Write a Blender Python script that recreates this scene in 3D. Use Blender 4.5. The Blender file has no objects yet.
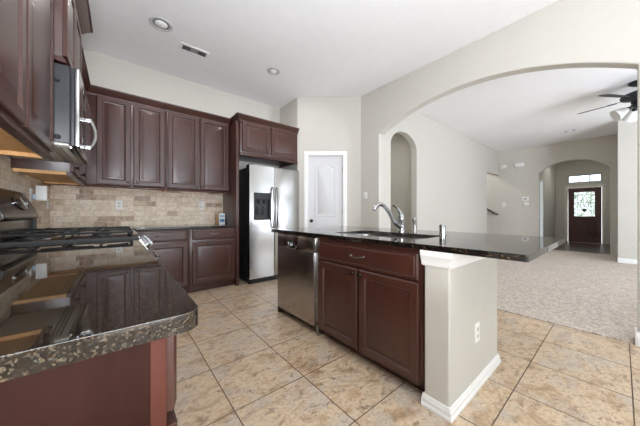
import bpy, bmesh, math, random
from mathutils import Vector, Matrix
random.seed(7)
C = bpy.context.scene.collection
SC = bpy.context.scene
PI = math.pi

# ------------------------------------------------------------------ camera, world, lights, exposure
cam = bpy.data.objects.new('camera', bpy.data.cameras.new('camera'))
C.objects.link(cam)
cam.data.sensor_width = 36.0
cam.data.lens = 246.0 / 640.0 * 36.0
cam.data.clip_start = 0.02
cam.location = (0, 0, 1.085)
cam.rotation_euler = (PI / 2, 0, -math.radians(39.25))
cam.data.shift_y = 0.0008
SC.camera = cam

SC.view_settings.view_transform = 'Standard'
SC.view_settings.look = 'None'
SC.view_settings.gamma = 1.0
SC.view_settings.use_curve_mapping = False
SC.view_settings.exposure = 0.14
SC.cycles.max_bounces = 16
SC.cycles.diffuse_bounces = 10

world = bpy.data.worlds.new('sky')
SC.world = world
world.use_nodes = True
bg = world.node_tree.nodes['Background']
bg.inputs[0].default_value = (0.88, 0.94, 1.0, 1)
bg.inputs[1].default_value = 2.2


def area(name, loc, rot, sx, sy, power, col=(1, 1, 1)):
    l = bpy.data.lights.new(name, 'AREA')
    l.shape = 'RECTANGLE'
    l.size, l.size_y, l.energy, l.color = sx, sy, power, col
    o = bpy.data.objects.new(name, l)
    C.objects.link(o)
    o.location, o.rotation_euler = loc, rot
    return o


# daylight through the windows of the wall behind the camera and of the nook's side wall
DAY = (0.81, 0.86, 0.955)
UP = math.radians(145)          # daylight thrown up into the room by the bright ground outside
area('daylight_nook', (1.65, -3.48, 1.45), (UP, 0, 0), 2.3, 1.8, 70, DAY)
area('daylight_living', (5.0, -3.48, 1.45), (math.radians(125), 0, -math.radians(40)), 1.2, 1.8, 235, DAY)
area('daylight_side', (-0.54, -1.75, 1.50), (UP, 0, -PI / 2), 1.6, 1.3, 12, DAY)
# unseen fill lights added to brighten the passage, hall and stairwell
area('passage_fill', (4.4, 3.6, 3.1), (0, 0, 0), 0.3, 0.3, 9, (1, 0.97, 0.92))
area('hall_fill', (11.6, 0.88, 3.1), (0, 0, 0), 0.3, 0.3, 9, (1, 0.97, 0.92))
area('stair_fill', (9.2, 3.6, 3.1), (0, 0, 0), 0.3, 0.3, 14, (1, 0.97, 0.92))
# added fill light behind the camera, aimed at the ceiling like a bounced flash
area('ceiling_fill', (0.05, -0.85, 1.05), (PI - 0.32, 0, 0), 0.9, 1.2, 150, (0.85, 0.89, 0.965))
sun = bpy.data.objects.new('sun', bpy.data.lights.new('sun', 'SUN'))
C.objects.link(sun)
sun.data.energy = 18.0
sun.data.angle = math.radians(1.0)
sun.data.color = (0.81, 0.86, 0.955)
sun.rotation_euler = (math.radians(38), 0, math.radians(12))   # high sun through the rear windows on to the floor behind the camera



# ------------------------------------------------------------------ materials
def srgb(r, g, b):
    f = lambda c: (c / 12.92 if c <= 0.04045 else ((c + 0.055) / 1.055) ** 2.4)
    return (f(r / 255), f(g / 255), f(b / 255), 1)


class Mat:
    def __init__(s, name):
        s.m = bpy.data.materials.new(name)
        s.m.use_nodes = True
        s.t = s.m.node_tree
        s.n = s.t.nodes
        s.p = s.n['Principled BSDF']

    def new(s, typ, **kw):
        n = s.n.new(typ)
        for k, v in kw.items():
            setattr(n, k, v)
        return n

    def link(s, a, b):
        s.t.links.new(a, b)

    def set(s, **kw):
        for k, v in kw.items():
            s.p.inputs[k.replace('_', ' ')].default_value = v

    def coord(s, scale=(1, 1, 1), loc=(0, 0, 0)):
        tc = s.new('ShaderNodeTexCoord')
        mp = s.new('ShaderNodeMapping')
        mp.inputs['Scale'].default_value = scale
        mp.inputs['Location'].default_value = loc
        s.link(tc.outputs['Object'], mp.inputs[0])
        return mp.outputs[0]

    def noise(s, vec, scale, detail=4, rough=0.55, dist=0.0):
        n = s.new('ShaderNodeTexNoise')
        n.inputs['Scale'].default_value = scale
        n.inputs['Detail'].default_value = detail
        n.inputs['Roughness'].default_value = rough
        n.inputs['Distortion'].default_value = dist
        s.link(vec, n.inputs['Vector'])
        return n.outputs['Fac']

    def ramp(s, fac, stops):
        r = s.new('ShaderNodeValToRGB')
        e = r.color_ramp.elements
        e[0].position, e[0].color = stops[0]
        e[1].position, e[1].color = stops[-1]
        for pos, col in stops[1:-1]:
            x = e.new(pos)
            x.color = col
        s.link(fac, r.inputs[0])
        return r.outputs[0]

    def mix(s, fac, a, b, mode='MIX'):
        n = s.new('ShaderNodeMix', data_type='RGBA', blend_type=mode)
        for sock, val in ((n.inputs[0], fac), (n.inputs[6], a), (n.inputs[7], b)):
            if isinstance(val, (int, float)):
                sock.default_value = val
            elif isinstance(val, tuple):
                sock.default_value = val
            else:
                s.link(val, sock)
        return n.outputs[2]

    def bump(s, h, strength=0.2, dist=0.01):
        b = s.new('ShaderNodeBump')
        b.inputs['Strength'].default_value = strength
        b.inputs['Distance'].default_value = dist
        s.link(h, b.inputs['Height'])
        s.link(b.outputs[0], s.p.inputs['Normal'])


def plain(name, col, rough=0.5, metal=0.0, coat=0.0, bump=0.0, bscale=60, spec=0.5):
    m = Mat(name)
    m.set(Roughness=rough, Metallic=metal)
    m.p.inputs['Coat Weight'].default_value = coat
    m.p.inputs['Coat Roughness'].default_value = 0.1
    m.p.inputs['Specular IOR Level'].default_value = spec
    v = m.coord()
    f = m.noise(v, 9, 3)
    c2 = tuple(x * 0.94 for x in col[:3]) + (1,)
    m.link(m.mix(f, col, c2), m.p.inputs['Base Color'])
    if bump:
        m.bump(m.noise(v, bscale, 3), bump, 0.004)
    return m.m


def wood(name, a, b, rough=0.3, coat=0.3, axis=2, spec=0.5):
    m = Mat(name)
    m.p.inputs['Specular IOR Level'].default_value = spec
    sc = [14, 14, 14]
    sc[axis] = 1.1
    v = m.coord(tuple(sc))
    f1 = m.noise(v, 2.2, 6, 0.6, 0.4)
    v2 = m.coord((2, 2, 0.8))
    f2 = m.noise(v2, 2.0, 3)
    c = m.ramp(f1, [(0.3, a), (0.7, b)])
    c = m.mix(0.35, c, m.ramp(f2, [(0.3, a), (0.75, b)]))
    m.link(c, m.p.inputs['Base Color'])
    m.set(Roughness=rough)
    m.p.inputs['Coat Weight'].default_value = coat
    m.p.inputs['Coat Roughness'].default_value = 0.26
    m.bump(f1, 0.04, 0.002)
    return m.m


def granite(name, stops, scale=1.0, veil=0.35, dark=(0.012, 0.011, 0.010, 1)):
    m = Mat(name)
    v = m.coord()
    nz = m.new('ShaderNodeTexNoise')
    nz.inputs['Scale'].default_value = 60 * scale
    nz.inputs['Detail'].default_value = 4
    m.link(v, nz.inputs['Vector'])
    off = m.new('ShaderNodeVectorMath', operation='SCALE')
    off.inputs['Scale'].default_value = 0.016 / scale
    m.link(nz.outputs['Color'], off.inputs[0])
    ad = m.new('ShaderNodeVectorMath', operation='ADD')
    m.link(v, ad.inputs[0])
    m.link(off.outputs[0], ad.inputs[1])
    vo = m.new('ShaderNodeTexVoronoi')
    vo.inputs['Scale'].default_value = 150 * scale
    m.link(ad.outputs[0], vo.inputs['Vector'])
    sep = m.new('ShaderNodeSeparateColor')
    m.link(vo.outputs['Color'], sep.inputs[0])
    base = m.ramp(sep.outputs[0], stops)
    n1 = m.noise(v, 30 * scale, 5, 0.65, 0.6)
    base = m.mix(m.ramp(n1, [(0.42, (0, 0, 0, 1)), (0.62, (veil * 2, veil * 2, veil * 2, 1))]), base, dark)
    m.link(base, m.p.inputs['Base Color'])
    m.set(Roughness=0.025)
    m.p.inputs['IOR'].default_value = 1.75
    return m.m


def tile_floor():
    m = Mat('travertine_look_tile')
    S = 0.4615
    v = m.coord((1, 1, 1), (-0.0305, 0.0435, 0))
    b = m.new('ShaderNodeTexBrick', offset=0.0, squash=1.0)
    b.inputs['Scale'].default_value = 1.0
    b.inputs['Brick Width'].default_value = S
    b.inputs['Row Height'].default_value = S
    b.inputs['Mortar Size'].default_value = 0.0032
    b.inputs['Mortar Smooth'].default_value = 0.15
    b.inputs['Color1'].default_value = (0, 0, 0, 1)
    b.inputs['Color2'].default_value = (1, 1, 1, 1)
    m.link(v, b.inputs['Vector'])
    # a different piece of stone on every tile
    sc = m.new('ShaderNodeVectorMath', operation='SCALE')
    sc.inputs['Scale'].default_value = 37.0
    m.link(b.outputs['Color'], sc.inputs[0])
    ad = m.new('ShaderNodeVectorMath', operation='ADD')
    m.link(v, ad.inputs[0])
    m.link(sc.outputs[0], ad.inputs[1])
    st = m.new('ShaderNodeMapping')
    st.inputs['Scale'].default_value = (1.0, 1.5, 1.0)
    st.inputs['Rotation'].default_value = (0, 0, 0.5)
    m.link(ad.outputs[0], st.inputs[0])
    f1 = m.noise(st.outputs[0], 5.5, 10, 0.70, 0.5)
    f2 = m.noise(st.outputs[0], 16.0, 10, 0.75, 0.35)
    f3 = m.noise(st.outputs[0], 3.2, 6, 0.65, 0.4)
    f4 = m.noise(st.outputs[0], 45.0, 6, 0.7)
    c = m.ramp(f1, [(0.32, srgb(148, 120, 92)), (0.43, srgb(194, 166, 134)), (0.53, srgb(216, 196, 168)), (0.62, srgb(208, 180, 146)), (0.74, srgb(178, 148, 116))])
    g = m.ramp(f3, [(0.50, (0, 0, 0, 1)), (0.60, (0.65, 0.65, 0.65, 1))])
    c = m.mix(g, c, srgb(200, 190, 178))
    d = m.ramp(f2, [(0.38, (0.85, 0.85, 0.85, 1)), (0.455, (0, 0, 0, 1))])
    c = m.mix(d, c, srgb(140, 116, 94))
    h = m.ramp(f4, [(0.40, (0.3, 0.3, 0.3, 1)), (0.55, (0, 0, 0, 1))])
    c = m.mix(h, c, srgb(134, 112, 92))
    c = m.mix(b.outputs['Fac'], c, srgb(98, 80, 64))
    m.link(c, m.p.inputs['Base Color'])
    r = m.ramp(b.outputs['Fac'], [(0, (0.30, 0.30, 0.30, 1)), (1, (0.8, 0.8, 0.8, 1))])
    m.link(r, m.p.inputs['Roughness'])
    inv = m.new('ShaderNodeMath', operation='SUBTRACT')
    inv.inputs[0].default_value = 1.0
    m.link(b.outputs['Fac'], inv.inputs[1])
    m.bump(inv.outputs[0], 0.5, 0.003)
    return m.m


def splash_tile(name, axis):
    m = Mat(name)
    tc = m.new('ShaderNodeTexCoord')
    sp = m.new('ShaderNodeSeparateXYZ')
    m.link(tc.outputs['Object'], sp.inputs[0])
    cb = m.new('ShaderNodeCombineXYZ')
    m.link(sp.outputs[axis], cb.inputs[0])
    m.link(sp.outputs[2], cb.inputs[1])
    b = m.new('ShaderNodeTexBrick', offset=0.5, squash=0.7, squash_frequency=2)
    b.inputs['Scale'].default_value = 1.0
    b.inputs['Brick Width'].default_value = 0.19
    b.inputs['Row Height'].default_value = 0.069
    b.inputs['Mortar Size'].default_value = 0.0028
    b.inputs['Mortar Smooth'].default_value = 0.2
    b.inputs['Color1'].default_value = (0, 0, 0, 1)
    b.inputs['Color2'].default_value = (1, 1, 1, 1)
    m.link(cb.outputs[0], b.inputs['Vector'])
    sc = m.new('ShaderNodeVectorMath', operation='SCALE')
    sc.inputs['Scale'].default_value = 23.0
    m.link(b.outputs['Color'], sc.inputs[0])
    ad = m.new('ShaderNodeVectorMath', operation='ADD')
    m.link(cb.outputs[0], ad.inputs[0])
    m.link(sc.outputs[0], ad.inputs[1])
    f = m.noise(ad.outputs[0], 22, 5, 0.65, 0.8)
    sepc = m.new('ShaderNodeSeparateColor')
    m.link(b.outputs['Color'], sepc.inputs[0])
    base = m.ramp(sepc.outputs[0], [(0.0, srgb(232, 218, 198)), (0.3, srgb(216, 198, 172)), (0.6, srgb(238, 226, 208)),
                                    (0.76, srgb(214, 192, 164)), (0.85, srgb(190, 158, 124)), (0.90, srgb(126, 88, 62)), (0.94, srgb(150, 110, 80)), (1.0, srgb(226, 210, 188))])
    v = m.ramp(f, [(0.34, srgb(166, 138, 108)), (0.56, srgb(236, 224, 206))])
    c = m.mix(0.42, base, v)
    c = m.mix(b.outputs['Fac'], c, srgb(196, 182, 162))
    m.link(c, m.p.inputs['Base Color'])
    m.set(Roughness=0.5)
    inv = m.new('ShaderNodeMath', operation='SUBTRACT')
    inv.inputs[0].default_value = 1.0
    m.link(b.outputs['Fac'], inv.inputs[1])
    m.bump(inv.outputs[0], 0.5, 0.003)
    return m.m


def carpet_mat():
    m = Mat('looped_carpet')
    v = m.coord()
    f1 = m.noise(v, 48, 6, 0.75)
    f2 = m.noise(v, 17, 6, 0.75)
    c = m.ramp(f1, [(0.36, srgb(122, 106, 92)), (0.5, srgb(186, 172, 158)), (0.64, srgb(226, 215, 203))])
    c = m.mix(0.35, c, m.ramp(f2, [(0.38, srgb(140, 124, 109)), (0.62, srgb(222, 210, 197))]))
    m.link(c, m.p.inputs['Base Color'])
    m.set(Roughness=0.95)
    m.p.inputs['Specular IOR Level'].default_value = 0.1
    m.p.inputs['Sheen Weight'].default_value = 0.2
    m.bump(f1, 0.8, 0.012)
    return m.m


def clear_glass(name, tint=(0.92, 0.96, 0.98, 1), gloss=0.08):
    m = Mat(name)
    m.n.remove(m.p)
    out = m.n['Material Output']
    tr = m.new('ShaderNodeBsdfTransparent')
    tr.inputs[0].default_value = tint
    gl = m.new('ShaderNodeBsdfGlossy')
    gl.inputs['Roughness'].default_value = 0.02
    mx = m.new('ShaderNodeMixShader')
    mx.inputs[0].default_value = gloss
    m.link(tr.outputs[0], mx.inputs[1])
    m.link(gl.outputs[0], mx.inputs[2])
    m.link(mx.outputs[0], out.inputs[0])
    return m.m


def leaded_glass():
    m = Mat('frosted_leaded_glass')
    m.n.remove(m.p)
    out = m.n['Material Output']
    v = m.coord()
    f = m.noise(v, 14, 4, 0.6, 1.0)
    f2 = m.noise(v, 5, 2)
    c = m.ramp(f, [(0.34, srgb(120, 140, 108)), (0.46, srgb(205, 212, 200)), (0.58, srgb(246, 248, 250))])
    c = m.mix(0.3, c, m.ramp(f2, [(0.4, srgb(170, 185, 165)), (0.6, srgb(250, 250, 255))]))
    tr = m.new('ShaderNodeBsdfTransparent')
    m.link(c, tr.inputs[0])
    gl = m.new('ShaderNodeBsdfGlossy')
    gl.inputs['Roughness'].default_value = 0.15
    mx = m.new('ShaderNodeMixShader')
    mx.inputs[0].default_value = 0.06
    m.link(tr.outputs[0], mx.inputs[1])
    m.link(gl.outputs[0], mx.inputs[2])
    m.link(mx.outputs[0], out.inputs[0])
    return m.m


def steel(name, col, rough, axis=2):
    m = Mat(name)
    sc = [220, 220, 220]
    sc[axis] = 2.0
    v = m.coord(tuple(sc))
    f = m.noise(v, 1.0, 3)
    m.link(m.ramp(f, [(0.3, tuple(x * 0.93 for x in col[:3]) + (1,)), (0.7, col)]), m.p.inputs['Base Color'])
    m.set(Roughness=rough, Metallic=1.0)
    m.bump(f, 0.02, 0.001)
    return m.m


M = dict(
    paint=plain('wall_paint', srgb(203, 200, 192), 0.75, bump=0.10, bscale=130, spec=0.25),
    ceil=plain('ceiling_paint', srgb(243, 243, 244), 0.85, bump=0.08, bscale=110, spec=0.05),
    white=plain('white_trim_paint', srgb(238, 238, 236), 0.4),
    door_white=plain('white_door_paint', srgb(212, 212, 213), 0.45),
    cherry=wood('stained_cherry_cabinet', srgb(55, 27, 19), srgb(75, 38, 28), 0.42, 0.5),
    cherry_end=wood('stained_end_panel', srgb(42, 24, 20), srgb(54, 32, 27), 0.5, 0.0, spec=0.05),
    maple=wood('raw_maple_ply', srgb(206, 150, 90), srgb(232, 186, 128), 0.6, 0.0, axis=1),
    floor_wood=wood('dark_hall_floor', srgb(58, 46, 40), srgb(84, 68, 58), 0.3, 0.2, axis=0),
    front_door=wood('mahogany_front_door', srgb(58, 28, 22), srgb(88, 44, 32), 0.4, 0.2),
    granite=granite('speckled_brown_granite', [(0.0, srgb(8, 7, 6)), (0.34, srgb(15, 12, 10)), (0.48, srgb(38, 29, 21)), (0.60, srgb(22, 20, 17)),
                                               (0.72, srgb(66, 65, 60)), (0.84, srgb(88, 76, 58)), (0.91, srgb(60, 43, 29)), (1.0, srgb(18, 17, 15))], 2.5),
    granite_black=granite('black_granite', [(0.0, srgb(9, 9, 9)), (0.5, srgb(16, 15, 14)), (0.9, srgb(20, 18, 16)), (0.95, srgb(120, 88, 50)), (1.0, srgb(26, 24, 22))], 1.1),
    tile=tile_floor(),
    splash_x=splash_tile('tumbled_stone_tile', 0),
    splash_y=splash_tile('tumbled_stone_tile_side', 1),
    carpet=carpet_mat(),
    steel=steel('brushed_steel', (0.52, 0.52, 0.515, 1), 0.2),
    steel_dw=steel('brushed_steel_dark', (0.43, 0.40, 0.38, 1), 0.27),
    handle_steel=steel('dark_polished_steel', (0.30, 0.30, 0.30, 1), 0.18),
    ring=plain('satin_ring', srgb(204, 204, 205), 0.45),
    can_shade_grey=plain('shade_grey_baffle', srgb(138, 138, 138), 0.5),  # grey holds the shade inside the can, whose disc is flush
    louvre=plain('grey_louvre', srgb(176, 176, 176), 0.5),
    chrome=plain('chrome', (0.40, 0.40, 0.40, 1), 0.12, 1.0),
    nickel=plain('dark_nickel', (0.30, 0.28, 0.26, 1), 0.3, 1.0),
    bronze=plain('oil_rubbed_bronze', (0.05, 0.04, 0.035, 1), 0.35, 1.0),
    blackgloss=plain('black_enamel', (0.012, 0.011, 0.011, 1), 0.06, coat=0.5),
    consolegloss=plain('charcoal_enamel', srgb(46, 42, 40), 0.22),
    black=plain('black_plastic', (0.02, 0.02, 0.021, 1), 0.4),
    iron=plain('cast_iron', (0.018, 0.018, 0.018, 1), 0.55),
    mwside=plain('charcoal_painted_steel', srgb(40, 42, 46), 0.42),
    plastic=plain('white_plastic', srgb(240, 240, 238), 0.4),
    ivory=plain('ivory_plastic', srgb(225, 220, 208), 0.45),
    slot=plain('dark_slot', (0.02, 0.02, 0.02, 1), 0.6),
    fan=plain('fan_dark_metal', srgb(52, 54, 56), 0.4, 0.3),
    shade=plain('frosted_glass_shade', srgb(236, 236, 234), 0.35),
    glass=clear_glass('window_glass'),
    leaded=leaded_glass(),
    lead=plain('lead_came', (0.05, 0.05, 0.055, 1), 0.5, 0.6),
    bulb=plain('frosted_bulb', srgb(240, 240, 236), 0.4),
    blue=plain('blue_print', srgb(96, 140, 186), 0.5),
    green_led=plain('display_glass', (0.02, 0.025, 0.03, 1), 0.08),
    sinksteel=plain('satin_sink_steel', (0.62, 0.62, 0.62, 1), 0.3, 1.0),
    vent_dark=plain('duct_shadow_grey', srgb(70, 70, 72), 0.7),
    rail=wood('dark_handrail', srgb(58, 36, 30), srgb(84, 52, 42), 0.35, 0.2, axis=1),
    clear_plug=plain('pale_blue_plastic', srgb(176, 192, 208), 0.25),
)


# ------------------------------------------------------------------ mesh helpers
class MB:
    def __init__(s):
        s.bm = bmesh.new()

    def box(s, x0, x1, y0, y1, z0, z1, bev=0.0, seg=2):
        g = bmesh.ops.create_cube(s.bm, size=1.0)['verts']
        for v in g:
            v.co = Vector(((x0 + x1) / 2 + v.co.x * (x1 - x0), (y0 + y1) / 2 + v.co.y * (y1 - y0), (z0 + z1) / 2 + v.co.z * (z1 - z0)))
        if bev:
            es = list({e for v in g for e in v.link_edges})
            bmesh.ops.bevel(s.bm, geom=es, offset=bev, segments=seg, affect='EDGES', profile=0.5)
        return s

    def fbox(s, f, a0, a1, b0, b1, c0, c1, bev=0.0):
        p, q = f(a0, b0, c0), f(a1, b1, c1)
        return s.box(min(p[0], q[0]), max(p[0], q[0]), min(p[1], q[1]), max(p[1], q[1]), min(p[2], q[2]), max(p[2], q[2]), bev)

    def loft(s, rings, cap0=True, cap1=True, closed=True):
        vs = [[s.bm.verts.new(Vector(p)) for p in r] for r in rings]
        n = len(vs[0])
        for i in range(len(vs) - 1):
            for k in range(n if closed else n - 1):
                a, b = vs[i][k], vs[i][(k + 1) % n]
                c, d = vs[i + 1][(k + 1) % n], vs[i + 1][k]
                try:
                    s.bm.faces.new((a, b, c, d))
                except ValueError:
                    pass
        if cap0:
            s.bm.faces.new(vs[0][::-1])
        if cap1:
            s.bm.faces.new(vs[-1])
        return s

    def panel(s, f, a0, a1, b0, b1, c0, rings):
        """rectangular front built of nested rings: (inset, height above c0)"""
        R = []
        for ins, h in rings:
            R.append([f(a0 + ins, b0 + ins, c0 + h), f(a1 - ins, b0 + ins, c0 + h), f(a1 - ins, b1 - ins, c0 + h), f(a0 + ins, b1 - ins, c0 + h)])
        return s.loft(R)

    def lathe(s, origin, axis, prof, n=24):
        """prof: list of (radius, distance along axis)"""
        ax = Vector(axis).normalized()
        t = Vector((0, 0, 1)) if abs(ax.z) < 0.9 else Vector((1, 0, 0))
        u = ax.cross(t).normalized()
        w = ax.cross(u)
        o = Vector(origin)
        rings = []
        for r, h in prof:
            r = max(r, 1e-5)
            rings.append([o + ax * h + u * (r * math.cos(2 * PI * k / n)) + w * (r * math.sin(2 * PI * k / n)) for k in range(n)])
        return s.loft(rings)

    def tube(s, pts, r, n=10, up=(0, 0, 1), sx=1.0, sy=1.0):
        P = [Vector(p) for p in pts]
        rr = r if isinstance(r, (list, tuple)) else [r] * len(P)
        rings = []
        for i, p in enumerate(P):
            d = (P[min(i + 1, len(P) - 1)] - P[max(i - 1, 0)]).normalized()
            t = Vector(up)
            if abs(d.dot(t)) > 0.97:
                t = Vector((1, 0, 0)) if abs(d.x) < 0.9 else Vector((0, 1, 0))
            u = d.cross(t).normalized()
            w = u.cross(d)
            rings.append([p + u * (rr[i] * sx * math.cos(2 * PI * k / n)) + w * (rr[i] * sy * math.sin(2 * PI * k / n)) for k in range(n)])
        return s.loft(rings)

    def prism(s, pts, off):
        """planar polygon extruded by the vector off"""
        off = Vector(off)
        a = [s.bm.verts.new(Vector(p)) for p in pts]
        b = [s.bm.verts.new(Vector(p) + off) for p in pts]
        n = len(a)
        s.bm.faces.new(a)
        s.bm.faces.new(b[::-1])
        for k in range(n):
            s.bm.faces.new((a[k], b[k], b[(k + 1) % n], a[(k + 1) % n]))
        return s

    def slab(s, outer, holes, z0, z1):
        """horizontal slab with holes"""
        edges = []
        for loop in [outer] + holes:
            vs = [s.bm.verts.new((p[0], p[1], z0)) for p in loop]
            for k in range(len(vs)):
                edges.append(s.bm.edges.new((vs[k], vs[(k + 1) % len(vs)])))
        r = bmesh.ops.triangle_fill(s.bm, use_beauty=True, use_dissolve=False, edges=edges)
        fs = [g for g in r['geom'] if isinstance(g, bmesh.types.BMFace)]
        ex = bmesh.ops.extrude_face_region(s.bm, geom=fs)
        for v in [g for g in ex['geom'] if isinstance(g, bmesh.types.BMVert)]:
            v.co.z += z1 - z0
        return s

    def obj(s, name, mat, parent=None, bevel=0.0, seg=3, angle=35, base=None):
        bmesh.ops.recalc_face_normals(s.bm, faces=s.bm.faces)
        me = bpy.data.meshes.new(name)
        o = bpy.data.objects.new(name, me)
        C.objects.link(o)
        off = Vector((0, 0, 0))
        if parent is not None:
            q = parent
            while q is not None:
                off += q.location
                q = q.parent
            o.parent = parent
        elif base is not None:
            off = Vector(base)
            o.location = off
        bmesh.ops.translate(s.bm, verts=s.bm.verts, vec=-off)
        s.bm.to_mesh(me)
        s.bm.free()
        me.materials.append(mat if not isinstance(mat, str) else M[mat])
        for p in me.polygons:
            p.use_smooth = True
        me.set_sharp_from_angle(angle=math.radians(angle))
        if bevel:
            md = o.modifiers.new('bevel', 'BEVEL')
            md.width, md.segments, md.limit_method, md.angle_limit = bevel, seg, 'ANGLE', math.radians(40)
            md.harden_normals = True
        return o


def struct(o):
    o['kind'] = 'structure'
    return o


def thing(name, label, cat, loc, group=None):
    o = bpy.data.objects.new(name, None)
    C.objects.link(o)
    o.location = loc
    o.empty_display_size = 0.05
    return tag(o, label, cat, group)


def tag(o, label, cat, group=None, kind=None):
    o['label'], o['category'] = label, cat
    if group:
        o['group'] = group
    if kind:
        o['kind'] = kind
    return o


def dup(root, loc, label=None):
    r = root.copy()
    C.objects.link(r)
    r.location = loc
    if label:
        r['label'] = label
    for ch in list(root.children):
        c = ch.copy()
        C.objects.link(c)
        c.parent = r
        for g in ch.children:
            d = g.copy()
            C.objects.link(d)
            d.parent = c
    return r


def arc(cx, cz, r, a0, a1, n):
    return [(cx + r * math.cos(a0 + (a1 - a0) * k / n), cz + r * math.sin(a0 + (a1 - a0) * k / n)) for k in range(n + 1)]


def rrect(x0, x1, y0, y1, r, n=5):
    P = []
    for cx, cy, a in ((x1 - r, y1 - r, 0), (x0 + r, y1 - r, PI / 2), (x0 + r, y0 + r, PI), (x1 - r, y0 + r, 1.5 * PI)):
        P += [(cx + r * math.cos(a + PI / 2 * k / n), cy + r * math.sin(a + PI / 2 * k / n)) for k in range(n + 1)]
    return P


# ------------------------------------------------------------------ setting
CE = 3.15
XL, YB, XA, YLV, XF = -0.64, 4.25, 3.30, 2.62, 10.0
struct(MB().box(-0.74, 3.30, -3.7, 4.35, -0.1, 0.0).obj('floor', 'tile'))
struct(MB().box(9.93, 13.45, -0.1, 1.8, -0.1, 0.004).obj('floor_hall', 'floor_wood'))
struct(MB().box(3.30, 10.2, -3.7, 4.5, -0.12, -0.019).obj('floor_living', 'carpet'))
cp = MB()
cp.slab([(3.445, -3.59), (8.46, -3.59), (8.46, 0.062), (9.985, 0.062), (9.985, 0.17), (9.93, 0.19), (9.93, 1.59), (9.985, 1.605), (9.985, 2.605), (3.445, 2.605),
         (3.445, 2.50), (3.30, 2.50), (3.30, -0.07), (3.445, -0.07)], [], -0.018, 0.014)
tag(cp.obj('carpet', 'carpet', base=(6.5, 0, 0), bevel=0.008), 'beige looped carpet covering the living room floor beyond the wide arch', 'carpet', kind='stuff')
struct(MB().box(-0.74, 13.5, -3.75, 4.5, CE, CE + 0.1).obj('ceiling', 'ceil'))


def holed(name, axis, pos, thick, a0, a1, holes, mat='paint', z1=CE):
    """straight wall with rectangular holes, one mesh: axis 'x' runs along x at y=pos"""
    As = sorted({a0, a1} | {h[0] for h in holes} | {h[1] for h in holes})
    Zs = sorted({0.0, z1} | {h[2] for h in holes} | {h[3] for h in holes})
    b = MB()
    for i in range(len(As) - 1):
        for k in range(len(Zs) - 1):
            am, zm = (As[i] + As[i + 1]) / 2, (Zs[k] + Zs[k + 1]) / 2
            if any(h[0] < am < h[1] and h[2] < zm < h[3] for h in holes):
                continue
            if axis == 'x':
                b.box(As[i], As[i + 1], min(pos, pos + thick), max(pos, pos + thick), Zs[k], Zs[k + 1])
            else:
                b.box(min(pos, pos + thick), max(pos, pos + thick), As[i], As[i + 1], Zs[k], Zs[k + 1])
    bmesh.ops.remove_doubles(b.bm, verts=b.bm.verts, dist=1e-5)
    return struct(b.obj(name, mat))


holed('wall_left', 'y', XL, -0.1, -3.6, 4.35, [(-2.6, -0.9, 0.8, 2.2)])
struct(MB().box(XL, 2.45, YB, YB + 0.1, 0, CE).obj('wall_back', 'paint'))
struct(MB().box(2.45, 2.55, 3.63, YB + 0.1, 0, CE).obj('wall_fridge_side', 'paint'))
holed('wall_rear', 'x', -3.6, -0.1, -0.74, 8.6, [(0.45, 2.85, 0.06, 2.4), (4.2, 5.8, 0.5, 2.4), (6.5, 7.9, 0.5, 2.4)])

# diagonal pantry wall with a door opening
A0, A1 = Vector((2.45, 3.63, 0)), Vector((3.30, 2.90, 0))
DL = (A1 - A0).length
du = (A1 - A0).normalized()
dn = Vector((du.y, -du.x, 0))       # towards the room
if dn.y > 0:
    dn = -dn


def diag(a, b, c):
    return A0 + du * a + Vector((0, 0, b)) + dn * c


op0, op1, oph = 0.185, 0.805, 2.115
struct(MB().prism([diag(a, b, 0) for a, b in ((0, 0), (op0, 0), (op0, oph), (op1, oph), (op1, 0), (DL, 0), (DL, CE), (0, CE))], -dn * 0.1).obj('wall_pantry', 'paint'))

# wall with the wide kitchen arch
ccy, ccz, cr = 1.286, -0.0313, 2.7165
yl, yr = 2.51, -0.088
zl = ccz + math.sqrt(cr ** 2 - (yl - ccy) ** 2)
zr = ccz + math.sqrt(cr ** 2 - (yr - ccy) ** 2)
al, ar = math.atan2(zl - ccz, yl - ccy), math.atan2(zr - ccz, yr - ccy)
pts = [(2.93, 0), (2.93, CE), (-3.6, CE), (-3.6, 0), (yr, 0)] + arc(ccy, ccz, cr, ar, al, 40) + [(yl, 0)]
struct(MB().prism([(XA, p[0], p[1]) for p in pts], (0.13, 0, 0)).obj('wall_arch', 'paint', bevel=0.014))

# living room wall with a round headed opening and the stair opening
nx0, nx1, nzs, nzt = 3.79, 4.68, 2.33, 2.64
half = (nx1 - nx0) / 2
head = [((nx0 + nx1) / 2 - half * math.cos(PI * k / 24), nzs + (nzt - nzs) * math.sin(PI * k / 24)) for k in range(25)]
pts = [(3.43, 0), (nx0, 0)] + head + [(nx1, 0), (8.80, 0), (8.80, 2.38), (XF, 2.38), (XF, CE), (3.43, CE)]
struct(MB().prism([(p[0], YLV, p[1]) for p in pts], (0, 0.13, 0)).obj('wall_living', 'paint', bevel=0.014))

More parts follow.
